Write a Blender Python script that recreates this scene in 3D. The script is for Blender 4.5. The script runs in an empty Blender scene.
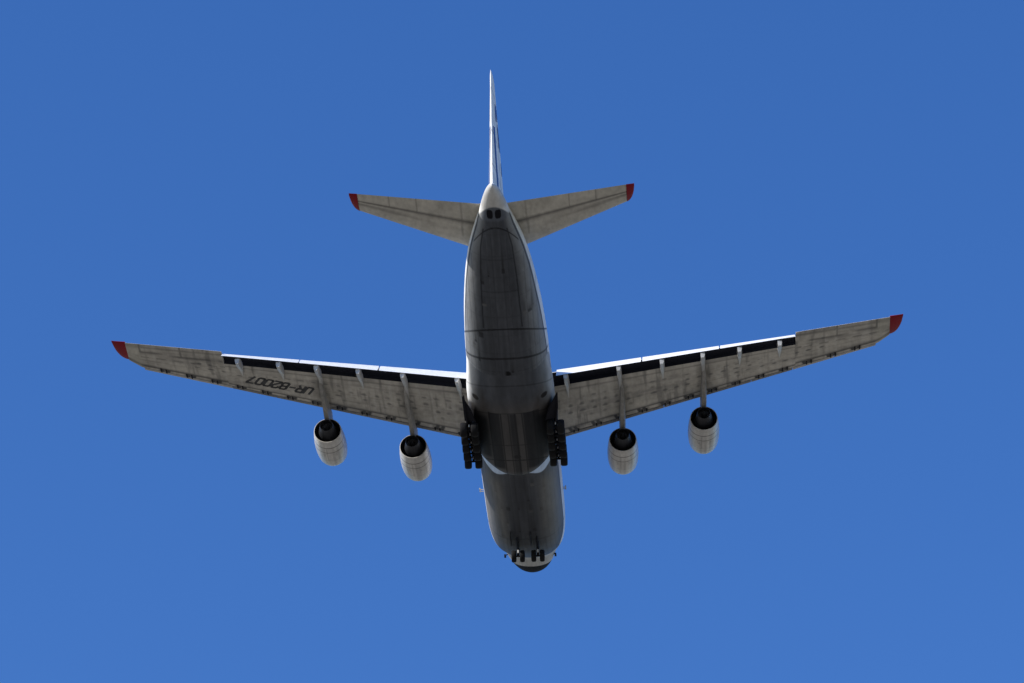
import bpy, math, random
import numpy as np
from mathutils import Matrix, Vector

random.seed(7); np.random.seed(7)
scn = bpy.context.scene

# ------------------------------------------------------------------ camera
ELEV = math.radians(36.0)
cam_d = bpy.data.cameras.new("camera")
cam = bpy.data.objects.new("camera", cam_d)
scn.collection.objects.link(cam)
cam.location = (0, 0, 1.7)
cam.rotation_euler = (math.pi / 2 + ELEV, 0, 0)
cam_d.sensor_width = 36.0
cam_d.lens = 4222.573 / 1024 * 36.0
cam_d.clip_start = 0.5
cam_d.clip_end = 60000
scn.camera = cam

# ------------------------------------------------------------------ world and sun
SUN = Vector((-0.77, -0.36, 0.47)).normalized()          # towards the sun
sun_el = math.asin(SUN.z)
sun_az = math.atan2(SUN.x, SUN.y)
w = bpy.data.worlds.new("World"); scn.world = w; w.use_nodes = True
nt = w.node_tree; nt.nodes.clear()
sky = nt.nodes.new("ShaderNodeTexSky"); sky.sky_type = 'NISHITA'; sky.sun_disc = False
sky.sun_elevation = sun_el; sky.sun_rotation = sun_az
sky.air_density = 1.0; sky.dust_density = 0.3; sky.ozone_density = 4.0; sky.altitude = 100
hs = nt.nodes.new("ShaderNodeHueSaturation"); hs.inputs['Saturation'].default_value = 1.23; hs.inputs['Hue'].default_value = .5125
bg = nt.nodes.new("ShaderNodeBackground"); bg.inputs['Strength'].default_value = 0.150
ow = nt.nodes.new("ShaderNodeOutputWorld")
nt.links.new(sky.outputs[0], hs.inputs['Color']); nt.links.new(hs.outputs[0], bg.inputs[0]); nt.links.new(bg.outputs[0], ow.inputs[0])

sd = bpy.data.lights.new("sun", 'SUN'); sd.energy = 4.9; sd.angle = math.radians(0.53); sd.color = (1.0, 0.95, 0.87)
so = bpy.data.objects.new("sun", sd); scn.collection.objects.link(so)
so.rotation_euler = SUN.to_track_quat('Z', 'Y').to_euler(); so.location = (-200, -100, 300)

scn.view_settings.view_transform = 'Standard'; scn.view_settings.look = 'None'
scn.view_settings.gamma = 1.0; scn.view_settings.exposure = 0.42
scn.view_settings.use_curve_mapping = False

# ------------------------------------------------------------------ helpers
def link(o): scn.collection.objects.link(o); return o

def mesh_obj(name, V, F, mats, parent=None, smooth=True, col=None, fm=None, sharp=None):
    me = bpy.data.meshes.new(name)
    V = np.asarray(V, dtype=float)
    me.from_pydata(V.tolist(), [], [list(map(int, f)) for f in F])
    if not isinstance(mats, (list, tuple)): mats = [mats]
    for m in mats: me.materials.append(m)
    if fm is not None: me.polygons.foreach_set('material_index', np.asarray(fm, dtype=np.int32))
    if smooth:
        me.polygons.foreach_set('use_smooth', np.ones(len(me.polygons), dtype=bool))
    if col is not None:
        c = np.ones((len(V), 4)); c[:, :3] = col
        a = me.color_attributes.new('paint', 'FLOAT_COLOR', 'POINT')
        a.data.foreach_set('color', c.ravel())
    me.update()
    if smooth and sharp: me.set_sharp_from_angle(angle=math.radians(sharp))
    o = bpy.data.objects.new(name, me); link(o)
    if parent is not None: o.parent = parent
    return o

def grid_faces(n, m, wrap=False, flip=False, off=0):
    i = np.arange(n - 1)[:, None]; j = np.arange(m if wrap else m - 1)[None, :]
    j2 = (j + 1) % m
    a = i * m + j; b = i * m + j2; c = (i + 1) * m + j2; d = (i + 1) * m + j
    q = np.stack([a, b, c, d], -1).reshape(-1, 4) + off
    return q[:, ::-1] if flip else q

class MB:
    """collects boxes, tubes and lathes into one mesh"""
    def __init__(s): s.V = []; s.F = []; s.M = []; s.mi = 0
    def add(s, V, F):
        o = len(s.V); s.V += [tuple(v) for v in V]
        for f in F: s.F.append([i + o for i in f]); s.M.append(s.mi)
    def hexa(s, P):          # 8 points: bottom ring 4, top ring 4
        s.add(P, [(0, 3, 2, 1), (4, 5, 6, 7), (0, 1, 5, 4), (1, 2, 6, 5), (2, 3, 7, 6), (3, 0, 4, 7)])
    def box(s, c, d):
        c = np.array(c); d = np.array(d) / 2
        s.hexa([c + d * np.array(k) for k in [(-1, -1, -1), (1, -1, -1), (1, 1, -1), (-1, 1, -1), (-1, -1, 1), (1, -1, 1), (1, 1, 1), (-1, 1, 1)]])
    def tube(s, a, b, r0, r1=None, n=14):
        r1 = r0 if r1 is None else r1
        a = Vector(a); b = Vector(b); d = (b - a).normalized()
        u = d.orthogonal().normalized(); v = d.cross(u)
        P = []
        for c, r in ((a, r0), (b, r1)):
            for k in range(n):
                t = 2 * math.pi * k / n
                P.append(c + u * (r * math.cos(t)) + v * (r * math.sin(t)))
        F = [(k, (k + 1) % n, n + (k + 1) % n, n + k) for k in range(n)]
        F += [tuple(range(n))[::-1], tuple(range(n, 2 * n))]
        s.add(P, F)
    def lathe(s, prof, base, axis, n=40):   # prof: (r, t along axis)
        d = Vector(axis).normalized(); u = d.orthogonal().normalized(); v = d.cross(u); b = Vector(base)
        P = []
        for r, t in prof:
            for k in range(n):
                a = 2 * math.pi * k / n
                P.append(b + d * t + u * (r * math.cos(a)) + v * (r * math.sin(a)))
        s.add(P, grid_faces(len(prof), n, wrap=True).tolist())
    def sections(s, S, cap=True):           # list of closed rings of equal length
        m = len(S[0]); P = [p for r in S for p in r]
        F = grid_faces(len(S), m, wrap=True).tolist()
        if cap: F += [tuple(range(m))[::-1], tuple(range((len(S) - 1) * m, len(S) * m))]
        s.add(P, F)
    def build(s, name, mats, parent=None, smooth=True, sharp=35):
        o = mesh_obj(name, s.V, s.F, mats, parent, smooth, fm=s.M, sharp=sharp)
        import bmesh
        bm = bmesh.new(); bm.from_mesh(o.data); bmesh.ops.recalc_face_normals(bm, faces=bm.faces); bm.to_mesh(o.data); bm.free()
        return o

def fix_normals(o):
    import bmesh
    bm = bmesh.new(); bm.from_mesh(o.data); bmesh.ops.recalc_face_normals(bm, faces=bm.faces); bm.to_mesh(o.data); bm.free()

def material(name, color=None, attr=False, rough=0.4, metal=0.0, dirt=0.25, scale=0.6, stretch=(1, .25, 1), spec=0.5, coat=0.0):
    m = bpy.data.materials.new(name); m.use_nodes = True
    N = m.node_tree.nodes; L = m.node_tree.links
    b = N['Principled BSDF']
    b.inputs['Roughness'].default_value = rough; b.inputs['Metallic'].default_value = metal
    b.inputs['Specular IOR Level'].default_value = spec
    if coat: b.inputs['Coat Weight'].default_value = coat
    tc = N.new('ShaderNodeTexCoord'); mp = N.new('ShaderNodeMapping'); mp.inputs['Scale'].default_value = stretch
    L.new(tc.outputs['Object'], mp.inputs[0])
    n1 = N.new('ShaderNodeTexNoise'); n1.inputs['Scale'].default_value = scale; n1.inputs['Detail'].default_value = 6; n1.inputs['Roughness'].default_value = .65
    L.new(mp.outputs[0], n1.inputs['Vector'])
    n2 = N.new('ShaderNodeTexNoise'); n2.inputs['Scale'].default_value = scale * 5; n2.inputs['Detail'].default_value = 4
    L.new(mp.outputs[0], n2.inputs['Vector'])
    ad = N.new('ShaderNodeMath'); ad.operation = 'ADD'; L.new(n1.outputs[0], ad.inputs[0]); L.new(n2.outputs[0], ad.inputs[1])
    mr = N.new('ShaderNodeMapRange'); mr.inputs['From Min'].default_value = .7; mr.inputs['From Max'].default_value = 1.3
    mr.inputs['To Min'].default_value = 1 - dirt; mr.inputs['To Max'].default_value = 1.0
    L.new(ad.outputs[0], mr.inputs[0])
    mx = N.new('ShaderNodeMix'); mx.data_type = 'RGBA'; mx.blend_type = 'MULTIPLY'; mx.inputs['Factor'].default_value = 1
    if attr:
        at = N.new('ShaderNodeAttribute'); at.attribute_name = 'paint'; L.new(at.outputs['Color'], mx.inputs['A'])
    else:
        mx.inputs['A'].default_value = (*color, 1)
    L.new(mr.outputs[0], mx.inputs['B']); L.new(mx.outputs['Result'], b.inputs['Base Color'])
    rr = N.new('ShaderNodeMapRange'); rr.inputs['To Min'].default_value = max(.05, rough - .08); rr.inputs['To Max'].default_value = rough + .12
    L.new(n2.outputs[0], rr.inputs[0]); L.new(rr.outputs[0], b.inputs['Roughness'])
    return m

M_fus = material('fuselage_paint', attr=True, rough=.55, dirt=.28, spec=.09)
M_wing = material('wing_paint', attr=True, rough=.5, dirt=.35, scale=.5, stretch=(1, .5, 1), spec=.3)
M_white = material('white_paint', (.82, .82, .81), rough=.35, dirt=.12)
M_pylon = material('pylon_paint', (.30, .29, .27), rough=.5, dirt=.45, scale=1.2, stretch=(1, .3, 1), spec=.2)
M_slat = material('slat_paint', (.24, .235, .225), rough=.5, dirt=.45, scale=1.5, spec=.2)
M_grey = material('grey_paint', (.42, .41, .39), rough=.45, dirt=.3)
M_red = material('red_paint', (.215, .003, .011), rough=.5, dirt=.2, spec=.15)
M_nac = material('nacelle_paint', attr=True, rough=.32, dirt=.3, scale=.9, stretch=(1, .35, 1))
M_dark = material('sooty_metal', (.035, .036, .042), rough=.5, metal=.6, dirt=.4)
M_duct = material('duct_lining', (.02, .021, .025), rough=.6, dirt=.3)
M_tyre = material('tyre_rubber', (.008, .008, .009), rough=.8, dirt=.3, spec=.15)
M_steel = material('gear_steel', (.72, .72, .73), rough=.4, metal=.15, dirt=.4, scale=3)
M_gear = material('gear_paint', (.012, .012, .016), rough=.6, dirt=.4, scale=3, spec=.12)
M_blue = material('blue_paint', (.008, .018, .13), rough=.35, dirt=.1)
M_radome = material('radome_paint', (.010, .011, .016), rough=.7, dirt=.2, spec=.08)
M_black = material('black_paint', (.012, .012, .014), rough=.5, dirt=.2)
M_cove = material('flap_bay', (.018, .02, .03), rough=.8, dirt=.4, scale=2, spec=.1)

# ground: never in the picture, but it sends light up on to the aircraft
gm = bpy.data.materials.new('dry_grass'); gm.use_nodes = True
N = gm.node_tree.nodes; L = gm.node_tree.links
gn = N.new('ShaderNodeTexNoise'); gn.inputs['Scale'].default_value = .02; gn.inputs['Detail'].default_value = 8
gtc = N.new('ShaderNodeTexCoord'); L.new(gtc.outputs['Object'], gn.inputs['Vector'])
gr = N.new('ShaderNodeValToRGB'); gr.color_ramp.elements[0].position = .35; gr.color_ramp.elements[1].position = .65
gr.color_ramp.elements[0].color = (.190, .172, .128, 1); gr.color_ramp.elements[1].color = (.275, .245, .195, 1)
L.new(gn.outputs[0], gr.inputs[0]); L.new(gr.outputs[0], N['Principled BSDF'].inputs['Base Color']); N['Principled BSDF'].inputs['Roughness'].default_value = .95
G = 15000.0
ground = mesh_obj('ground', [(-G, -G, 0), (G, -G, 0), (G, G, 0), (-G, G, 0)], [(0, 1, 2, 3)], gm, smooth=False)
ground['kind'] = 'structure'

# ------------------------------------------------------------------ the aircraft: an Empty in body axes (x starboard, y forward, z up)
R = np.array([[0.9983342211100756, 0.05742789063676167, -0.005551606753972125], [0.03362765748598524, -0.500986596450576, 0.8648014863706428], [0.04688244460929771, -0.8635476058410908, -0.5020832289905491]])
T = np.array([0.0375664433, -5.4799542, -400.0])
ce, se = math.cos(ELEV), math.sin(ELEV)
RW = np.array([[1, 0, 0], [0, -se, ce], [0, -ce, -se]])
M3 = RW.T @ R; loc = RW.T @ T + np.array([0, 0, 1.7])
root = bpy.data.objects.new('cargo_aircraft', None); link(root)
root.matrix_world = Matrix([[*M3[0], loc[0]], [*M3[1], loc[1]], [*M3[2], loc[2]], [0, 0, 0, 1]])
root.empty_display_size = 5
root['label'] = 'white four-engined cargo aircraft flying overhead with grey belly, red wingtips and landing gear down'
root['category'] = 'aircraft'

# ------------------------------------------------------------------ fuselage
ST = np.array([  # y, zbottom, ztop, half width, z of max width
 (-33.0, 3.15, 3.35, .03, 3.25), (-32.7, 2.9, 3.6, .36, 3.2), (-32.2, 2.62, 3.75, .64, 3.08), (-31, 2.15, 3.9, 1.02, 2.85), (-29.5, 1.62, 4.0, 1.40, 2.5),
 (-28, 1.08, 4.05, 1.86, 2.2), (-25, .08, 4.1, 2.62, 1.6), (-20, -1.4, 4.05, 3.30, .9), (-15, -2.6, 4.2, 3.66, .45), (-10, -3.4, 4.1, 3.84, .05),
 (-6, -3.7, 4.1, 3.86, 0), (0, -3.72, 4.1, 3.88, 0), (10, -3.72, 4.1, 3.88, 0), (20, -3.7, 4.1, 3.86, 0), (23, -3.58, 4.0, 3.83, 0), (25, -3.3, 3.9, 3.74, 0),
 (27, -2.72, 3.7, 3.54, .05), (29, -1.88, 3.4, 3.14, .2), (31, -1.1, 2.9, 2.64, .3), (33, -.92, 1.9, 2.15, .2), (34.4, -.78, 1.1, 1.5, .0), (35.0, -.58, .6, .9, -.05), (35.3, -.3, .0, .06, -.15)])
def pchip(x, y, xq):
    h = np.diff(x); d = np.diff(y) / h; m = np.zeros(len(x)); m[0] = d[0]; m[-1] = d[-1]
    for i in range(1, len(x) - 1):
        if d[i - 1] * d[i] > 0:
            w1 = 2 * h[i] + h[i - 1]; w2 = h[i] + 2 * h[i - 1]
            m[i] = (w1 + w2) / (w1 / d[i - 1] + w2 / d[i])
    i = np.clip(np.searchsorted(x, xq) - 1, 0, len(x) - 2); t = (xq - x[i]) / h[i]
    return ((1 + 2 * t) * (1 - t) ** 2) * y[i] + t * (1 - t) ** 2 * h[i] * m[i] + t * t * (3 - 2 * t) * y[i + 1] + t * t * (t - 1) * h[i] * m[i + 1]
def section(y):
    return [pchip(ST[:, 0], ST[:, k], np.asarray(y, float)) for k in (1, 2, 3, 4)]
def nexp(y):    # squarer belly amidships, round at both ends
    return np.interp(y, [-33, -28, -15, 0, 22, 29, 35], [2, 2.15, 2.45, 2.6, 2.6, 2.3, 2.0])
def fus_point(y, a):    # a: angle, 0 = starboard, -pi/2 = bottom
    zb, zt, wd, zm = section(y); n = nexp(y)
    c, s = np.cos(a), np.sin(a)
    x = wd * np.sign(c) * np.abs(c) ** (2 / n)
    up = zm + (zt - zm) * np.abs(s) ** (2 / 2.1); lo = zm - (zm - zb) * np.abs(s) ** (2 / n)
    return np.stack([x, y + 0 * a, np.where(s >= 0, up, lo)], -1)
def fbm(x, y, sx, sy, seed):
    """cheap smooth noise in 0..1 for stains in the paint"""
    r = np.random.RandomState(seed); out = 0; tot = 0
    for o in range(4):
        g = r.rand(64, 64); u = x / sx * 2 ** o; v = y / sy * 2 ** o
        i = np.floor(u).astype(int); j = np.floor(v).astype(int); fu = u - i; fv = v - j
        fu = fu * fu * (3 - 2 * fu); fv = fv * fv * (3 - 2 * fv)
        g00 = g[i % 64, j % 64]; g10 = g[(i + 1) % 64, j % 64]; g01 = g[i % 64, (j + 1) % 64]; g11 = g[(i + 1) % 64, (j + 1) % 64]
        out = out + ((g00 * (1 - fu) + g10 * fu) * (1 - fv) + (g01 * (1 - fu) + g11 * fu) * fv) * .5 ** o; tot += .5 ** o
    return out / tot
def sm(a, b, x): t = np.clip((x - a) / (b - a), 0, 1); return t * t * (3 - 2 * t)
def mixc(c, col, k): return c * (1 - k[..., None]) + np.array(col) * k[..., None]
def line(d, wdt): return 1 - sm(wdt * .5, wdt, np.abs(d))

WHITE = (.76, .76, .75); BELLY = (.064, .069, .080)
RADOME = []
def fus_paint(P):
    x, y, z = P[..., 0], P[..., 1], P[..., 2]
    c = np.ones(P.shape) * np.array(WHITE)
    c = c * (0.9 + .1 * fbm(x + z, y, 2.5, 9, 3))[..., None]
    # grey lower paint and its edge line
    zb = np.interp(y, [-32, -30.5, -29.5, -28.5, -25, -20, -15, -8, 8, 22, 26, 29.2], [3.0, 2.75, 2.4, 2.0, 1.12, .08, -.55, -1.35, -1.5, -1.5, -1.9, -1.3])
    tail_round = -31.0 + .75 * x ** 2
    g = sm(.07, -.07, z - zb) * sm(-.1, .1, y - tail_round) * sm(1.5, -1.5, y - 31.2)
    low = z < zb + 3
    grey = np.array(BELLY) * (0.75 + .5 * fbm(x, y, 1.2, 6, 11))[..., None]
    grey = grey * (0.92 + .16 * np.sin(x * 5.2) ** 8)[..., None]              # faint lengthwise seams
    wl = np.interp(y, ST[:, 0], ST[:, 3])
    flank = sm(.48, .98, np.abs(x) / wl + .12 * (fbm(x, y, .8, 3, 15) - .5)) * sm(27, 18, y)        # grey pales up the flanks, where the light on them is painted in
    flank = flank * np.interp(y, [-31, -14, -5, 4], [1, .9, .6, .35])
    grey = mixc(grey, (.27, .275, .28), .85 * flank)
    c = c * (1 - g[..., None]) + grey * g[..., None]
    edge = line(z - zb, .16) * sm(-.1, .1, y - tail_round) * (y < 28)
    c = mixc(c, (.01, .01, .013), .8 * edge)
    bottom = (z < 2.6).astype(float)
    c = mixc(c, (.50, .49, .47), (1 - g) * sm(-30.2, -30.9, y + 0 * z) * (z < 3.4))          # white tail cone greyed: its shaded tone is put into the paint
    # rear ramp and doors
    arc = y - (-28.75 + .5 * x * x)
    L_ = .75 * line(arc, .10) * sm(2.1, 1.9, np.abs(x)) * bottom
    zbot = section(y)[0]
    L_ = np.maximum(L_, .8 * line(y + 16.9 - 1.3 * (z - zbot), .15) * (z < .6))
    L_ = np.maximum(L_, .95 * line(y + 12.9 - .75 * (z - zbot), .19) * (z < -.2) * (.5 + .5 * fbm(x, y, .5, 2, 14)))
    xl = np.interp(y, [-28.6, -26.5, -23, -16.9], [1.05, 1.42, 1.62, 1.78])
    L_ = np.maximum(L_, .6 * line(np.abs(x) - xl, .08) * (y > -28.5) * (y < -16.9) * bottom)
    L_ = np.maximum(L_, .12 * line(np.abs(x) - .02, .09) * (y > -16.9) * (z < 0))
    for xx in (.45, .95, 2.35, 2.8, 3.2): L_ = np.maximum(L_, .22 * line(np.abs(x) - xx, .06) * (z < 1))
    for yy in (-21.5, -25.2): L_ = np.maximum(L_, .3 * line(y - yy, .1) * (np.abs(x) < xl) * bottom)
    for yy in np.arange(-11, 27, 3.1): L_ = np.maximum(L_, .16 * line(y - yy, .1))
    for yy in np.arange(-28, -12, 2.4): L_ = np.maximum(L_, .12 * line(y - yy, .1))
    L_ = np.maximum(L_, .5 * line(y - 21.6 - .25 * np.sqrt(np.abs(x)), .14) * (z < -1))
    for xx in (.75, 1.9): L_ = np.maximum(L_, .4 * line(np.abs(x) - xx, .09) * (y > 21.6) * (y < 26.5) * (z < -1))
    c = mixc(c, (.004, .004, .006), np.clip(L_, 0, 1))
    c = mixc(c, (.10, .112, .135), .8 * sm(1.3, .9, np.abs(x)) * sm(-29.3, -29.6, y) * g)
    # small hatches, drains and aerial bases scattered over the belly, each with its own streak aft
    hr = np.random.RandomState(5)
    for k in range(46):
        hx, hy = hr.uniform(-2.9, 2.9), hr.uniform(-24, 25); sx, sy = hr.uniform(.06, .22), hr.uniform(.1, .35)
        d = np.maximum(np.abs(x - hx) / sx, np.abs(y - hy) / sy)
        k1 = sm(1.2, .8, d) * (z < .6); st = sm(1.0, .2, np.abs(x - hx) / (sx + .05)) * sm(0, .3, hy - y) * sm(hr.uniform(1, 4), 0, hy - y) * (z < .6)
        c = mixc(c, (.012, .012, .014) if k % 3 else (.11, .11, .11), .7 * k1); c = mixc(c, (.014, .013, .013), .45 * st)
    # two dark vents under the tail cone
    for s in (-1, 1):
        d = ((x - s * .37) / .27) ** 4 + ((y + 30.2) / .45) ** 4
        c = mixc(c, (.006, .006, .009), sm(1.15, .85, d) * (z < 2.5))
    c = mixc(c, (.003, .003, .004), sm(1.2, .8, np.sqrt((x - .1) ** 2 + ((y + 10.7) / 1.5) ** 2) / .26) * (z < -2))
    # soot behind the nose wheels and on the centre line
    s1 = sm(1.1, .2, np.abs(np.abs(x) - .95)) * sm(6, 23, y) * (z < -2.5) * fbm(x, y, .5, 4, 21)
    s2 = sm(1.3, .2, np.abs(x)) * sm(7, 9, y) * sm(24, 12, y) * (z < -2.5) * fbm(x, y, .5, 5, 22)
    c = mixc(c, (.014, .015, .02), np.clip(.8 * s1 + .9 * s2, 0, .85))
    wm = sm(1.2, 2.6, np.abs(x)) * sm(8, 11, y) * sm(28, 20, y) * (z < -1.5) * g
    c = mixc(c, (.20, .182, .155), .85 * wm * fbm(x, y, 1.0, 7, 23))
    # pale patch just ahead of the gear fairing, its skylight blue put into the colour
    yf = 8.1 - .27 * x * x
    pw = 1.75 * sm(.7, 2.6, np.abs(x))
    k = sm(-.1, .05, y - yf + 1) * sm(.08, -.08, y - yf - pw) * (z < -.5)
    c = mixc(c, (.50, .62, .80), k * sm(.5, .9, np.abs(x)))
    c = mixc(c, (.36, .36, .35), .8 * (1 - g) * sm(27, 29.5, y) * (z < .2))          # chin paint, greyer than the white above
    # radome
    yr = 33.0 + 0 * z
    c = mixc(c, (.016, .018, .024), sm(-.06, .06, y - yr)); RADOME.append(y - yr > 0)
    # flight-deck windows
    wv = (z > 1.75) * (z < 2.35) * (y > 29.3) * (y < 30.9) * (np.abs(np.abs(x) % .8 - .4) > .08)
    c = mixc(c, (.01, .012, .016), wv.astype(float))
    return c
ys = np.concatenate([np.linspace(-33, -31, 40, endpoint=False), np.linspace(-31, 29, 640, endpoint=False), np.linspace(29, 35.3, 120)])
na = 300
aa = np.linspace(0, 2 * np.pi, na, endpoint=False)
PY, PA = np.meshgrid(ys, aa, indexing='ij')
FP = fus_point(PY, PA)
FF = grid_faces(len(ys), na, wrap=True).tolist(); FF += [list(range(na)), list(range((len(ys) - 1) * na, len(ys) * na))[::-1]]
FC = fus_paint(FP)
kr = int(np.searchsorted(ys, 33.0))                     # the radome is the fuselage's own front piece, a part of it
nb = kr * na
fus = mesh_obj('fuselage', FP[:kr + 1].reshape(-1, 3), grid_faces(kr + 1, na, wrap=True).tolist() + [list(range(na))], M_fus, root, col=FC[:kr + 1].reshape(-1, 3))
fix_normals(fus); fus.location.x = .09
nr = len(ys) - kr
rad = mesh_obj('radome', FP[kr:].reshape(-1, 3), grid_faces(nr, na, wrap=True).tolist() + [list(range((nr - 1) * na, nr * na))], M_radome, fus)
fix_normals(rad)

# main gear fairing: bulge round the belly
def fairing():
    y = np.linspace(-12, 8.4, 260); a = np.linspace(-np.pi - .12, .12, 260)
    Y, A = np.meshgrid(y, a, indexing='ij')
    P = fus_point(Y, A)
    cx = P[..., 0]; cz = P[..., 2]
    yf = 8.1 - .27 * cx ** 2
    f = np.clip((yf - Y) / 1.3, 0, 1); f = np.sqrt(1 - (1 - f) ** 2)
    rear = sm(-11.5, -5.0, Y); side = sm(.12, -.5, A) * sm(-np.pi - .12, -np.pi + .5, A)
    off = (.40 + .16 * sm(2.0, 3.4, np.abs(cx))) * f * rear * side - .03
    nx = cx / 3.9; nz = np.minimum(cz, 0) / 3.7; n_ = np.sqrt(nx ** 2 + nz ** 2) + 1e-6
    P[..., 0] += off * nx / n_; P[..., 2] += off * nz / n_
    x, z = P[..., 0], P[..., 2]
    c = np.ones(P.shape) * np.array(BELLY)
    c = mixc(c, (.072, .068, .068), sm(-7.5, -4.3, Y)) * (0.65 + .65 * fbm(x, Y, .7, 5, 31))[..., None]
    c = mixc(c, (.20, .205, .21), .75 * sm(.62, .98, np.abs(x) / 3.9) * sm(-3.5, -6, Y))  # rear flanks paler, light painted in as on the fuselage
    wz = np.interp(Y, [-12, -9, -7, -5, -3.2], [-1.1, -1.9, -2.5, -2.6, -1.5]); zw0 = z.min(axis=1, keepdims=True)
    c = mixc(c, WHITE, sm(-.45, .3, z - wz) * np.where(x > 0, .28, 1.0))  # white stronger to port: sunlight on that flank is painted in
    # doors of the gear wells, soot, cross seams
    for s in (-1, 1):
        d1 = sm(.6 if s < 0 else .85, .42 if s < 0 else .65, np.abs(x - (-1.62 if s < 0 else 1.85))) * sm(-4.6, -4.3, Y) * sm(6.6, 6.0, Y)
        c = mixc(c, (.004, .005, .009), .95 * d1 * (.72 + .28 * fbm(x, Y, .4, 4, 33)))
        d2 = sm(1.0, .5, np.abs(x - s * 3.0)) * sm(-4.8, -2.5, Y) * sm(5, 4, Y)
        c = mixc(c, (.005, .006, .009), .9 * d2)
        d3 = sm(1.2, .8, np.sqrt(((x - s * 3.2) / .3) ** 2 + ((Y + 6.3) / .38) ** 2)) * (z < -1)
        c = mixc(c, (.008, .008, .01), d3)
        d4 = sm(1.1, .3, np.abs(x - s * 2.9)) * sm(-9.5, -6.5, Y) * sm(-3, -5, Y) * (z < -1) * fbm(x, Y, .5, 2, 35 + s)
        c = mixc(c, (.04, .033, .028), np.clip(.8 * d4, 0, 1))
    c = mixc(c, (.012, .013, .017), .95 * sm(.42, .22, np.abs(x - .12)) * sm(-4.6, -4.2, Y) * (.6 + .4 * fbm(x, Y, .3, 3, 37)))
    L_ = 0
    for yy, k in ((-4.5, .5), (4.6, .8), (-8.9, .35), (1.6, .5)): L_ = np.maximum(L_, k * line(Y - yy - .9 * (z - zw0), .13) * (z < -1.5))
    for xx in (-1, -2.1, 1, 2.1, .35, -.3): L_ = np.maximum(L_, .7 * line(x - xx, .09) * (Y > -4.5) * (z < -2))
    c = mixc(c, (.004, .004, .006), np.clip(L_, 0, 1))
    c = mixc(c, (.01, .01, .012), sm(1.2, .8, np.sqrt((x - .15) ** 2 + (Y - 3.9) ** 2) / .35) * (z < -2))
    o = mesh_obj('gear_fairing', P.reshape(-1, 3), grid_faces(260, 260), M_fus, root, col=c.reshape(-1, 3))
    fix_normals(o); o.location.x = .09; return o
fairing()

# ------------------------------------------------------------------ wings
zw = lambda x: 3.0 - .045 * x
y_le = lambda x: 15.527 - .6095 * x
y_body_le = lambda x: y_le(x) - np.interp(x, [0, 34.3, 34.6, 35.0, 35.55], [.34, .27, .40, .75, 1.22])
y_cove = lambda x: 4.19 - .3594 * x
y_flap = lambda x: .914 - .3059 * x
y_ail = lambda x: 1.189 - .3316 * x
XF = 26.86; XT = 35.55
def wing_section(x, outer):
    """closed ring of (y, z): lower skin from nose back, bay, trailing edge, upper skin"""
    b = y_body_le(x); te = y_ail(x) if outer else y_flap(x) + .95
    ch = b - te; t = ch * np.interp(x, [3, 36], [.115, .085])
    z0 = zw(x); lo = []
    yc = y_cove(x)
    for u in np.linspace(0, 1, 46):                       # nose to rear spar
        u2 = u ** 1.6; yy = b + (yc - b) * u2
        zz = z0 + .13 * t * max(0, 1 - u2 / .06) ** 2.2
        lo.append((yy, zz))
    zc = z0 + .10 * t + .5 if not outer else None
    if outer:
        zt = z0 + .02
        bay = [(yc + (te - yc) * k, z0 + .015 * k) for k in np.linspace(.02, 1, 8)]
        tail = [(te - .02, zt + .01), (te, zt + .03)]
    else:
        zcv = z0 + np.interp(x, [3, 27], [.56, .40])
        bay = [(yc - .02, z0 + .10), (yc - .03, z0 + .2), (yc - .05, zcv - .1)] + [(yc - .1 + (te - yc) * k, zcv + (z0 + .30 - zcv) * k) for k in np.linspace(.05, .97, 5)]
        tail = [(te, z0 + .30), (te - .01, z0 + .37)]
    zte = tail[-1][1]
    up = []
    for u in np.linspace(1, 0, 30)[1:-1]:
        yy = b - u * ch
        th = 1.45 * t * (2.0 * np.sqrt(u) * (1 - u) * .72)
        base = z0 + .13 * t * max(0, 1 - u / .05) ** 2 + (zte - z0) * u
        up.append((yy, base + max(th, .0)))
    return lo + bay + tail + up
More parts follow.
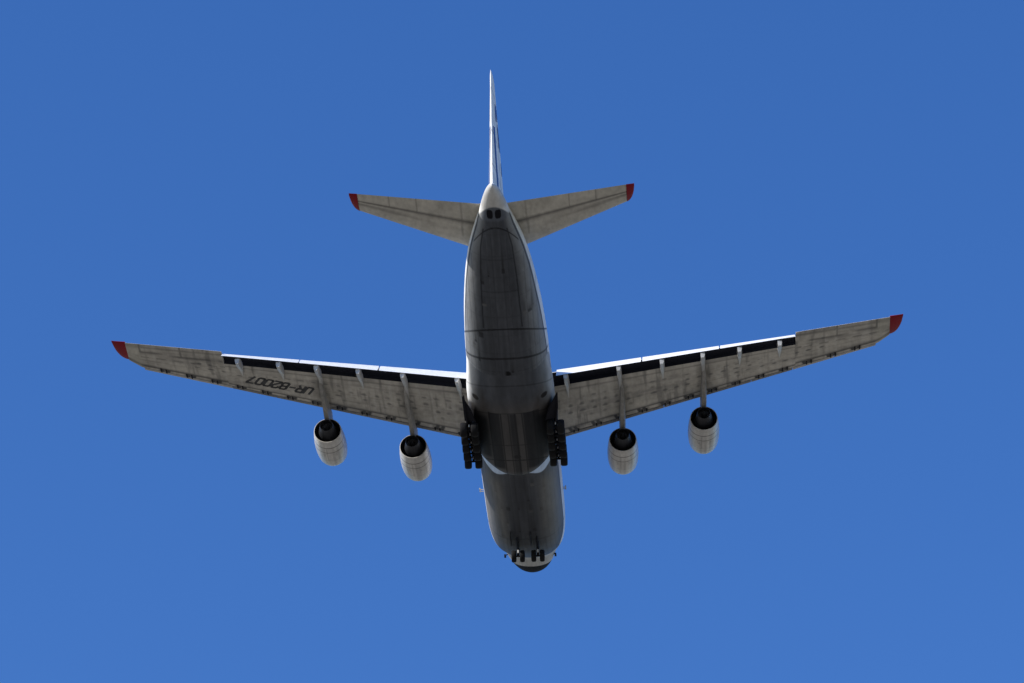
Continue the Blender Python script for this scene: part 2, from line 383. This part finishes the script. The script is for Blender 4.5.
def wing_paint(P, nlow, side):
    x, y, z = np.abs(P[..., 0]), P[..., 1], P[..., 2]
    c = np.ones(P.shape) * np.array((.475, .445, .385))
    yc, b = y_cove(x), y_body_le(x); u = (b - y) / (b - np.where(x < XF, yc, y_ail(x)))
    low = (np.arange(P.shape[1]) < nlow)[None, :]
    c = c * (.80 + .36 * fbm(x, y, 3.2, 1.4, 41 + side))[..., None]
    sk = fbm(x * .9, y + .45 * x, 4.5, .7, 43 + side)
    c = mixc(c, (.13, .125, .12), .4 * sm(.52, .78, sk) * low)
    bl = fbm(x, y, .42, 4.5, 47 + side)
    c = mixc(c, (.11, .105, .10), .5 * sm(.6, .78, bl) * low * (x < 32))
    c = mixc(c, (.62, .60, .55), .25 * sm(.42, .28, bl) * low)
    # rows of tank access covers and smudges along the spars
    for q, (uu, st, ln, k) in enumerate([(.42, 1.15, .5, .42), (.56, 1.15, .46, .38), (.70, 1.15, .42, .34), (.30, 1.3, .4, .25)]):
        ph = (x / st + .5 * (fbm(x, y * 0 + 3 * q, 1.7, 3, 81 + q + side) - .5)) % 1
        d = np.sqrt(((ph - .5) / (ln * .5)) ** 2 + ((u - uu) / .028) ** 2)
        r = .25 + .75 * sm(.38, .62, fbm(x, y * 0 + q, 1.2, 3, 51 + q + side))
        c = mixc(c, (.10, .097, .094), np.clip(2.1 * k * sm(1.3, .5, d), 0, 1) * r * low * (x < 30))
    L_ = 0
    for uu, k in ((.13, .75), (.16, .3), (.9, .45)): L_ = np.maximum(L_, k * line((u - uu) * (b - yc), .13))
    for uu in (.36, .49, .63, .77): L_ = np.maximum(L_, .16 * line((u - uu) * (b - yc), .07))
    for xx in (8.1, 12.6, 16.2, 20.4, 24.3, 29.5, 33.9): L_ = np.maximum(L_, .2 * line(x - xx, .13))
    hinge = 7.345 - .4693 * x - .0
    hy = np.interp(x, [26.8, 34.6], [-5.6, -8.9])
    L_ = np.maximum(L_, .7 * line(y - hy, .15) * (x > XF) * (x < 34.4))
    L_ = np.maximum(L_, .5 * line(y - hy - .9, .12) * (x > XF) * (x < 34.4) * (np.sin(x * 4.1) > -.2))
    L_ = np.maximum(L_, .7 * line(x - 34.35, .12) * (y < hy + .2) * (x > XF))
    L_ = np.maximum(L_, .5 * line(x - 30.7, .12) * (y < hy + .1) * (x > XF))
    # slat tracks: dark pairs of slots at the leading edge
    tr = np.zeros_like(x)
    for k in range(13):
        xx = 5.6 + k * 2.25
        for dx in (-.25, .25): tr = np.maximum(tr, line(x - xx - dx - .25 * (y - y_le(x)), .24))
        tr = np.maximum(tr, .45 * line(x - xx, .6))
    L_ = np.maximum(L_, .95 * tr * (u < .13) * (u >= -.1))
    L_ = np.maximum(L_, .55 * (u < .035) * (x < 34.4))
    c = mixc(c, (.035, .034, .034), np.clip(L_, 0, 1) * low)
    # soot trails behind the engine pylons
    for xe in (10.1, 18.05):
        c = mixc(c, (.10, .095, .09), .9 * sm(.9, .15, np.abs(x - xe - .2)) * sm(.02, .3, u) * fbm(x, y, .5, 2, 61) * low)
    c = mixc(c, (.43, .42, .34), .35 * sm(.8, .2, np.abs(x - 34.9)) * low)
    return c
def build_wing(s):
    xi = np.linspace(2.6, XF, 460); xo = np.linspace(XF + .005, XT, 170)
    S = [wing_section(x, False) for x in xi] + [wing_section(x, True) for x in xo]
    X = np.concatenate([xi, xo])
    A = np.array(S); m = A.shape[1]
    P = np.zeros((len(X), m, 3)); P[..., 0] = s * X[:, None]; P[..., 1] = A[..., 0]; P[..., 2] = A[..., 1]
    col = wing_paint(P, 54, 1 if s > 0 else 0)
    col[:, 54:, :] = np.array((.72, .72, .71))
    F = grid_faces(len(X), m, wrap=True).tolist(); F += [list(range(m)), list(range((len(X) - 1) * m, len(X) * m))[::-1]]
    F = np.array(F[:-2]); fm = np.zeros(len(F) + 2, dtype=int)
    j = F[:, 0] % m; i = F[:, 0] // m
    fm[:-2][(i < 459) & (j >= 45) & (j < 54)] = 1
    fl = F.tolist() + [list(range(m)), list(range((len(X) - 1) * m, len(X) * m))[::-1]]
    o = mesh_obj('wing', P.reshape(-1, 3), fl, [M_wing, M_cove], root, col=col.reshape(-1, 3), fm=fm)
    fix_normals(o); o.data.set_sharp_from_angle(angle=math.radians(40))
    # red tip: rounded forward, square at the trailing corner
    tip = MB(); secs = []
    b0, t0 = y_body_le(XT), y_ail(XT)
    for k in np.linspace(0, 1, 12):
        x = XT + 1.2 * k; te = t0 - .40 * k
        le = b0 + (t0 - .42 - b0) * (1 - math.sqrt(max(0, 1 - (.985 * k) ** 2.1))) - .35 * k
        ch = le - te; th = .26 * (1 - .75 * k) + .02; z = zw(x)
        ring = []
        for a in np.linspace(0, 2 * np.pi, 24, endpoint=False):
            ring.append((s * x, (le + te) / 2 + ch / 2 * math.cos(a), z + .12 + th * math.sin(a) * (1 if math.sin(a) > 0 else .5)))
        secs.append(ring)
    tip.sections(secs); tip.build('wing_tip', M_red, o)
    # flaps
    for x0, x1 in ((4.25, 12.33), (12.47, 19.68), (19.80, 26.78)):
        f = MB(); secs = []
        for x in np.linspace(x0, x1, 14):
            d = math.radians(np.interp(x, [4, 12, 20, 27], [41.2, 39.5, 37.2, 35])); c = np.interp(x, [0, 27], [2.95, 1.75]) * np.interp(x, [x0, x0 + .01, x1], [1, 1.0, 1.0])
            yl, zl = y_flap(x) + .26, zw(x) + .17
            ring = []
            for u in (0, .02, .06, .14, .3, .5, .75, 1.0, .75, .5, .3, .14, .06, .02):
                pass
            us = [1, .75, .5, .3, .15, .05, .01, 0, .01, .05, .15, .3, .5, .75]
            for q, uu in enumerate(us):
                th = .62 * c * .14 * (2.9 * math.sqrt(uu) * (1 - uu) ** .9) * .55
                up = q <= 7
                off = th * (.35 if up else -1.0)
                py = yl - uu * c * math.cos(d) + off * (-math.sin(d)) * -1 * -1
                pz = zl - uu * c * math.sin(d) + off * math.cos(d)
                ring.append((s * x, py, pz))
            secs.append(ring)
        f.sections(secs); f.build('flap', M_white, o)
    # slats
    ends = [4.3, 9.3, 11.0, 14.6, 17.2, 18.9, 22.8, 26.6, 30.5, 34.35]
    for x0, x1 in ((4.3, 9.85), (10.4, 14.22), (14.26, 17.75), (18.3, 22.63), (22.67, 26.53), (26.57, 30.43), (30.47, 34.3)):
        f = MB(); secs = []
        for x in np.linspace(x0, x1, 8):
            yl = y_le(x); z = zw(x) - .04; c = np.interp(x, [0, 35], [.66, .42])
            secs.append([(s * x, yl - c, z + .02), (s * x, yl - .5 * c, z - .03), (s * x, yl - .12, z - .01), (s * x, yl, z + .08), (s * x, yl - .02, z + .22),
                         (s * x, yl - .2 * c, z + .30), (s * x, yl - .55 * c, z + .40), (s * x, yl - .6 * c, z + .25), (s * x, yl - .7 * c, z + .10)])
        f.sections(secs); f.build('slat', M_slat if x1 < 30 else M_grey, o)
    # slat tracks: dark rails between the wing nose and the slats
    for k in range(26):
        x = 5.6 + (k // 2) * 2.25 + (.22 if k % 2 else -.22)
        f = MB(); yl = y_le(x); z = zw(x)
        f.hexa([(s * x - .08, yl - .95, z - .05), (s * x + .08, yl - .95, z - .05), (s * x + .06, yl - .2, z - .05), (s * x - .06, yl - .2, z - .05),
                (s * x - .08, yl - .95, z + .06), (s * x + .08, yl - .95, z + .06), (s * x + .06, yl - .2, z + .1), (s * x - .06, yl - .2, z + .1)])
        f.build('slat_track', M_gear, o, smooth=False)
    # flap-track fairings (a slim canoe from under the wing back to the flap)
    for x, ln in ((5.15, 2.6), (14.3, 2.1), (21.6, 2.1), (25.35, 1.9), (10.2, 4.2), (18.15, 4.2)):
        d = math.radians(40); c = np.interp(x, [0, 27], [2.85, 1.7])
        ye = y_flap(x) + .26 - c * math.cos(d); ze = zw(x) + .17 - c * math.sin(d)
        yc = y_cove(x); z0 = zw(x)
        f = MB(); secs = []
        for (yy, zt, zb, wd) in ((yc + ln, z0 + .05, z0 - .03, .03), (yc + ln * .6, z0 + .05, z0 - .16, .13), (yc + .25, z0 + .05, z0 - .36, .20),
                                 (yc - .8, z0 - .1, z0 - .8, .22), (ye + .7, ze + .36, ze - .40, .22), (ye + .05, ze - .0, ze - .52, .19)):
            secs.append([(s * x - wd, yy, zt), (s * x + wd, yy, zt), (s * x + wd, yy, (zt + zb) / 2), (s * x + wd * .6, yy, zb), (s * x - wd * .6, yy, zb), (s * x - wd, yy, (zt + zb) / 2)])
        f.sections(secs); f.build('flap_track_fairing', M_grey, o, sharp=50)
    return o
wings = {s: build_wing(s) for s in (-1, 1)}

# registration under the port wing, cut from plain strokes; letter tops point forward
GL = {  # strokes on a 0..1 x 0..1.6 cell
 'U': [[(0, 1.6), (0, .25), (.2, 0), (.8, 0), (1, .25), (1, 1.6)]],
 'R': [[(0, 0), (0, 1.6), (.8, 1.6), (1, 1.4), (1, .95), (.8, .75), (0, .75)], [(.5, .75), (1, 0)]],
 '-': [[(.1, .78), (.9, .78)]],
 '8': [[(.2, .84), (0, 1.05), (0, 1.4), (.2, 1.6), (.8, 1.6), (1, 1.4), (1, 1.05), (.8, .84), (.2, .84), (0, .62), (0, .2), (.2, 0), (.8, 0), (1, .2), (1, .62), (.8, .84)]],
 '2': [[(0, 1.25), (0, 1.4), (.2, 1.6), (.8, 1.6), (1, 1.4), (1, 1.0), (0, .2), (0, 0), (1, 0)]],
 '0': [[(.2, 0), (0, .2), (0, 1.4), (.2, 1.6), (.8, 1.6), (1, 1.4), (1, .2), (.8, 0), (.2, 0)]],
 '7': [[(0, 1.6), (1, 1.6), (1, 1.4), (.45, 0)]]}
def registration():
    mb = MB(); hw = .13
    A0 = np.array((-18.95, .42)); A1 = np.array((-24.75, -2.85)); n = 8
    e = (A1 - A0) / n
    up = np.array((-.58, 1.02))
    for k, ch in enumerate('UR-82007'):
        o = A0 + e * k
        for st in GL[ch]:
            pts = [o + e * .74 * px + up * (py / 1.6) for px, py in st]
            for a, b in zip(pts[:-1], pts[1:]):
                d = (b - a) / np.linalg.norm(b - a); nrm = np.array((-d[1], d[0])) * .125; a = a - d * .07; b = b + d * .07
                q = [a + nrm, b + nrm, b - nrm, a - nrm]
                mb.hexa([(p[0], p[1], zw(-p[0]) - .02) for p in q] + [(p[0], p[1], zw(-p[0]) - .006) for p in q])
    mb.build('registration_marking', M_black, wings[-1], smooth=False)
registration()

# ------------------------------------------------------------------ engines and pylons
def engine(s, x, y, z):
    ax = Vector((-s * .03, 1, -.01)).normalized(); base = Vector((s * x, y, z))
    prof = [(1.25, .05), (1.25, -.02), (1.29, -.03), (1.315, .0), (1.38, .45), (1.45, 1.1), (1.50, 1.9), (1.51, 2.6), (1.49, 3.3), (1.43, 4.0), (1.35, 4.5), (1.25, 4.76), (1.16, 4.84), (1.09, 4.80), (1.05, 4.6), (1.08, 4.2)]
    pr = []
    for (r0, t0), (r1, t1) in zip(prof[:-1], prof[1:]):
        n = max(1, int(abs(t1 - t0) / .05))
        for k in range(n): pr.append((r0 + (r1 - r0) * k / n, t0 + (t1 - t0) * k / n))
    pr.append(prof[-1])
    n = 120; u = ax.orthogonal().normalized(); v = ax.cross(u)
    V = []; C = []
    rs = np.random.RandomState(int(x * 10) + (1 if s > 0 else 0))
    stk = np.repeat(rs.rand(40), 3)
    for r, t in pr:
        for k in range(n):
            a = 2 * math.pi * k / n
            p = base + ax * t + u * (r * math.cos(a)) + v * (r * math.sin(a)); V.append(p)
            g = .56 - .2 * stk[k] * min(1, t / 2) - .06 * rs.rand()
            ln = max(.85 * (abs(t - 1.0) < .05), .75 * (abs(t - 1.75) < .05), .5 * (abs(t - 3.3) < .04))
            if 1.0 < t < 3.3 and k % 24 in (0,): ln = max(ln, .4)
            if 1.9 < t < 2.5 and (k // 3) % 10 in (2, 7) and rs.rand() < .5: ln = max(ln, .45)
            g = g * (1 - ln) + .06 * ln
            if t < .45: g *= .93
            C.append((g, g * .965, g * .90))
    o = mesh_obj('engine_nacelle', V, grid_faces(len(pr), n, wrap=True).tolist(), M_nac, root, col=np.array(C)); fix_normals(o)
    d = MB(); d.lathe([(1.247, 0), (1.24, .4), (1.16, 1.5), (.9, 1.6), (.0, 1.6)], base, ax, 64); d.build('bypass_duct', M_duct, o)
    c = MB(); c.lathe([(1.0, 1.5), (.98, .9), (.90, .3), (.76, -.35), (.64, -.95), (.62, -1.05), (.58, -1.04), (.57, -.5), (.3, -.5), (.22, -.8), (.02, -1.25)], base, ax, 64); c.build('exhaust_nozzle', M_dark, o)
    f = MB(); f.lathe([(.0, 4.55), (.2, 4.45), (.34, 4.1), (1.08, 4.0), (1.08, 3.9), (0, 3.9)], base, ax, 64); f.build('intake_fan', M_dark, o)
    # pylon: slim fin from the wing underside to the nacelle
    m = MB(); secs = []
    yc = y_cove(x)
    for (yy, zt, zb, wd) in ((yc + .7, zw(x) + .05, zw(x) - .06, .04), (yc + 2.0, zw(x) + .05, zw(x) - .45, .20), (y - 1.3, zw(x) + .1, z + .95, .30), (y - .2, zw(x) + .2, z + .75, .31),
                             (y + 1.0, zw(x) + .3, z + .9, .30), (y + 3.0, z + 1.95, z + 1.2, .22), (y + 4.2, z + 1.5, z + 1.2, .06)):
        xx = s * x - s * .03 * (yy - y)
        secs.append([(xx - wd, yy, zt), (xx + wd, yy, zt), (xx + wd, yy, (zt + zb) / 2), (xx + wd * .7, yy, zb), (xx - wd * .7, yy, zb), (xx - wd, yy, (zt + zb) / 2)])
    m.sections(secs); m.build('engine_pylon', M_pylon, root, sharp=50)
for s in (-1, 1):
    engine(s, 10.15, 9.37, .42); engine(s, 18.04, 4.87, -.03)

# ------------------------------------------------------------------ tailplane
def tailplane(s):
    X = np.linspace(1.0, 11.95, 120); ring = 48
    P = np.zeros((120, ring, 3)); C = np.zeros((120, ring, 3))
    for i, x in enumerate(X):
        le = np.interp(x, [2.6, 12], [-22.75, -29.5]) if x > 2.6 else -22.75 + (2.6 - x) * .718
        te = np.interp(x, [1.4, 12], [-30.0, -32.33]); ch = le - te; z = 3.2; t = .055 * ch
        for q, a in enumerate(np.linspace(0, 2 * np.pi, ring, endpoint=False)):
            u = .5 - .5 * math.cos(a)                   # 0 nose 1 tail
            th = t * 2.6 * math.sqrt(u) * (1 - u) ** .85
            up = math.sin(a) >= 0
            P[i, q] = (s * x, le - u * ch, z + (th if up else -th * .8) + .05 * (1 - u))
    x, y = np.abs(P[..., 0]), P[..., 1]
    le = np.interp(x, [1, 2.6, 12], [-21.6, -22.75, -29.5]); te = np.interp(x, [1.4, 12], [-30.0, -32.33]); u = (le - y) / (le - te)
    C[:] = (.50, .475, .41); C *= (.82 + .3 * fbm(x, y, 2, 1.2, 71))[..., None]
    C = mixc(C, (.2, .18, .16), .3 * sm(.5, .75, fbm(x, y + .4 * x, 4, .5, 73)) * sm(.25, .4, u) * sm(.75, .6, u))
    Lm = .75 * line((u - .63) * (le - te), .11)
    Lm = np.maximum(Lm, .55 * line((u - .52) * (le - te), .11)); Lm = np.maximum(Lm, .35 * line((u - .42) * (le - te), .10))
    for xx in (6.8, 9.2): Lm = np.maximum(Lm, .45 * line(x - xx, .1) * (u > .63))
    Lm = np.maximum(Lm, .3 * line(x - 2.95 + .2 * (u - .5), .13) * (u > .3))
    Lm = np.maximum(Lm, .55 * (u < .02))
    C = mixc(C, (.04, .037, .035), np.clip(Lm, 0, 1))
    C = mixc(C, (.70, .68, .6), (np.abs(np.linspace(0, 2 * np.pi, ring, endpoint=False) - np.pi / 2) < np.pi / 2)[None, :] * np.ones_like(x))
    F = grid_faces(120, ring, wrap=True).tolist() + [list(range(ring)), list(range(119 * ring, 120 * ring))]
    o = mesh_obj('tailplane', P.reshape(-1, 3), F, M_wing, root, col=C.reshape(-1, 3)); fix_normals(o)
    tip = MB(); secs = []
    for k in np.linspace(0, 1, 10):
        x = 11.95 + .7 * k; te = -32.32 - .12 * k
        le = -29.47 - .5 * k + (te + .5 + 29.47) * (1 - math.sqrt(max(0, 1 - (.98 * k) ** 2.2)))
        th = .15 * (1 - .7 * k) + .02
        secs.append([(s * x, (le + te) / 2 + (le - te) / 2 * math.cos(a), 3.22 + th * math.sin(a)) for a in np.linspace(0, 2 * np.pi, 20, endpoint=False)])
    tip.sections(secs); tip.build('tailplane_tip', M_red, o)
for s in (-1, 1): tailplane(s)

# ------------------------------------------------------------------ fin
def fin():
    Z = np.linspace(3.3, 14.85, 160); ring = 100
    P = np.zeros((160, ring, 3))
    for i, z in enumerate(Z):
        le = np.interp(z, [3.3, 4.6, 14.2, 14.85], [-15.5, -18.8, -28.3, -29.8]); te = np.interp(z, [3.3, 14.85], [-31.6, -33.9]); ch = le - te
        t = np.interp(z, [3.3, 14.85], [.74, .17])
        for q, a in enumerate(np.linspace(0, 2 * np.pi, ring, endpoint=False)):
            u = .5 - .5 * math.cos(a); th = t * 2.6 * math.sqrt(u) * (1 - u) ** .8 * .98
            P[i, q] = (th if math.sin(a) >= 0 else -th, le - u * ch, z)
    x, y, z = P[..., 0], P[..., 1], P[..., 2]
    C = np.ones(P.shape) * np.array(WHITE)
    te = np.interp(z, [3.3, 14.85], [-31.6, -33.9]); le = np.interp(z, [3.3, 4.6, 14.2, 14.85], [-15.5, -18.8, -28.3, -29.8]); u = (le - y) / (le - te)
    L_ = .6 * line((u - .66) * (le - te), .14); L_ = np.maximum(L_, .5 * line(z - 9.2, .12) * (u > .66)); L_ = np.maximum(L_, .5 * line(z - 6.0, .1) * (u > .66)); L_ = np.maximum(L_, .5 * line(z - 13.2, .1))
    C = mixc(C, (.08, .08, .09), np.clip(L_, 0, 1))
    F = grid_faces(160, ring, wrap=True).tolist() + [list(range(ring)), list(range(159 * ring, 160 * ring))]
    o = mesh_obj('tail_fin', P.reshape(-1, 3), F, M_fus, root, col=C.reshape(-1, 3)); fix_normals(o); o.location.x = .08
    # blue tail marking: a sweeping band on the rudder and broken blue strokes ahead of it, on both faces
    def half(yv, zv):
        le = np.interp(zv, [3.3, 4.6, 14.2, 14.85], [-15.5, -18.8, -28.3, -29.8]); te = np.interp(zv, [3.3, 14.85], [-31.6, -33.9])
        uu = min(max((le - yv) / (le - te), 0), 1); t = np.interp(zv, [3.3, 14.85], [.74, .17])
        return t * 2.6 * math.sqrt(uu) * (1 - uu) ** .8 * .98
    groups = [('tail_stripe', [([(-32.0, 10.0), (-31.2, 8.0), (-30.3, 6.0), (-29.6, 4.6)], .38)]),
              ('tail_letter', [([(-31.6, 12.2), (-30.6, 12.5), (-29.9, 12.0)], .42), ([(-31.4, 12.3), (-31.0, 11.2)], .3)]),
              ('tail_letter', [([(-30.1, 11.2), (-28.6, 10.5), (-28.3, 9.6)], .4), ([(-29.6, 11.1), (-29.0, 9.6)], .32)]),
              ('tail_letter', [([(-27.4, 9.0), (-26.8, 8.0)], .4)])]
    for s in (-1, 1):
        for nm, strokes in groups:
            mb = MB()
            for pts, wd in strokes:
                for a, b in zip(pts[:-1], pts[1:]):
                    for k in range(6):
                        p = np.array(a) + (np.array(b) - a) * k / 6; q = np.array(a) + (np.array(b) - a) * (k + 1.08) / 6
                        d = (q - p) / np.linalg.norm(q - p); nn = np.array((-d[1], d[0])) * wd
                        Q = [p + nn, q + nn, q - nn, p - nn]
                        mb.hexa([(s * (half(*v) + .004), v[0], v[1]) for v in Q] + [(s * (half(*v) + .02), v[0], v[1]) for v in Q])
            mb.build(nm, M_blue, o, smooth=False)
fin()

# ------------------------------------------------------------------ landing gear
def wheel(c, r, wd, parent):
    t = MB(); c = Vector(c); h = wd / 2; rr = .58 * r
    t.lathe([(rr, -h * .75), (rr * 1.12, -h), (r * .86, -h), (r * .97, -h * .72), (r, -h * .35), (r, h * .35), (r * .97, h * .72), (r * .86, h), (rr * 1.12, h), (rr, h * .75), (rr, -h * .75)], c, (1, 0, 0), 32)
    t.mi = 1
    t.lathe([(.0, -h * .55), (rr * .45, -h * .6), (rr * .5, -h * .35), (rr * .98, -h * .55), (rr * 1.0, 0), (rr * .98, h * .55), (rr * .5, h * .35), (rr * .45, h * .6), (0, h * .55)], c, (1, 0, 0), 24)
    return t.build('wheel', [M_tyre, M_steel], parent)
for s in (-1, 1):
    for k in range(5):
        y = -2.95 + 1.56 * k; z = -4.78
        g = MB()
        g.tube((s * 4.05, y + .25, -3.0), (s * 4.05, y + .05, -4.35), .17)
        g.tube((s * 4.05, y + .05, -4.3), (s * 4.05, y, z), .12)
        g.tube((s * 3.5, y, z), (s * 4.6, y, z), .085)
        g.tube((s * 4.05, y + .1, -4.2), (s * 4.05, y - .55, -3.4), .07)
        g.mi = 1
        g.box((s * 4.05, y - .28, z + .25), (.1, .16, .2))
        o = g.build('main_gear_leg', [M_gear, M_steel], root); o.location.x = .14
        for dx in (-.5, .5): wheel((s * (4.05 + dx), y, z), .70, .64, o)
    # long well door hanging outboard, with its pointed rear end
    d = MB()
    inn = [(s * 4.3, -5.5, -2.5), (s * 4.3, -4.6, -3.5), (s * 4.1, -3.6, -4.5), (s * 4.0, 3.6, -4.5), (s * 3.7, 4.3, -3.8), (s * 3.9, 4.3, -2.6)]
    out = [(p[0] + s * .12, p[1], p[2]) for p in inn]
    n = len(inn)
    d.add(inn + out, [tuple(range(n)), tuple(range(n, 2 * n))[::-1]] + [(k, (k + 1) % n, n + (k + 1) % n, n + k) for k in range(n)])
    d.build('main_gear_door', M_gear, root, smooth=False).location.x = .1
    d = MB(); q = [(s * 4.45, -5.5, -2.5), (s * 4.3, -3.5, -4.1), (s * 3.25, -3.5, -4.3), (s * 3.6, -4.5, -3.6)]
    d.hexa(q + [(a, b + .1, c + .12) for a, b, c in q]); d.build('bay_door', M_gear, root, smooth=False)
    # nose gear
    xs = s * .98
    g = MB(); y, z = 23.1, -4.82
    g.tube((xs, y - .9, -3.3), (xs, y - .15, -4.2), .15); g.tube((xs, y - .15, -4.2), (xs, y, z), .11)
    g.tube((xs - .45, y, z), (xs + .45, y, z), .075); g.tube((xs, y - .2, -4.2), (xs, y - 2.1, -3.5), .075)
    g.tube((xs, y - 1.0, -3.7), (xs - .25, y - 1.9, -3.5), .05)
    g.mi = 1; g.box((xs, y - .35, z + .35), (.14, .14, .3))
    o = g.build('nose_gear_leg', [M_gear, M_steel], root); o.location.x = .2
    for dx in (-.42, .42): wheel((xs + dx, y, z), .60, .46, o)
    d = MB(); d.hexa([(xs - .62, 20.0, -3.62), (xs - .58, 20.0, -3.62), (xs - .58, 22.4, -3.62), (xs - .62, 22.4, -3.62), (xs - .66, 20.1, -4.1), (xs - .62, 20.1, -4.1), (xs - .62, 22.3, -4.1), (xs - .66, 22.3, -4.1)])
    d.build('nose_gear_door', M_gear, root, smooth=False).location.x = .2
    # small side fittings
    p = MB(); p.tube((s * 3.9, 17.9, .0), (s * 4.22, 17.9, -.02), .05); p.tube((s * 4.22, 17.6, -.02), (s * 4.22, 18.3, -.02), .06); p.tube((s * 3.9, 18.25, .0), (s * 4.22, 18.25, -.02), .04)
    p.build('side_probe', M_grey, root)
    p = MB(); p.tube((s * 2.1, 31.2, -.25), (s * 2.5, 31.5, -.35), .05); p.box((s * 2.55, 31.6, -.36), (.18, .5, .16)); p.build('air_data_probe', M_gear, root)
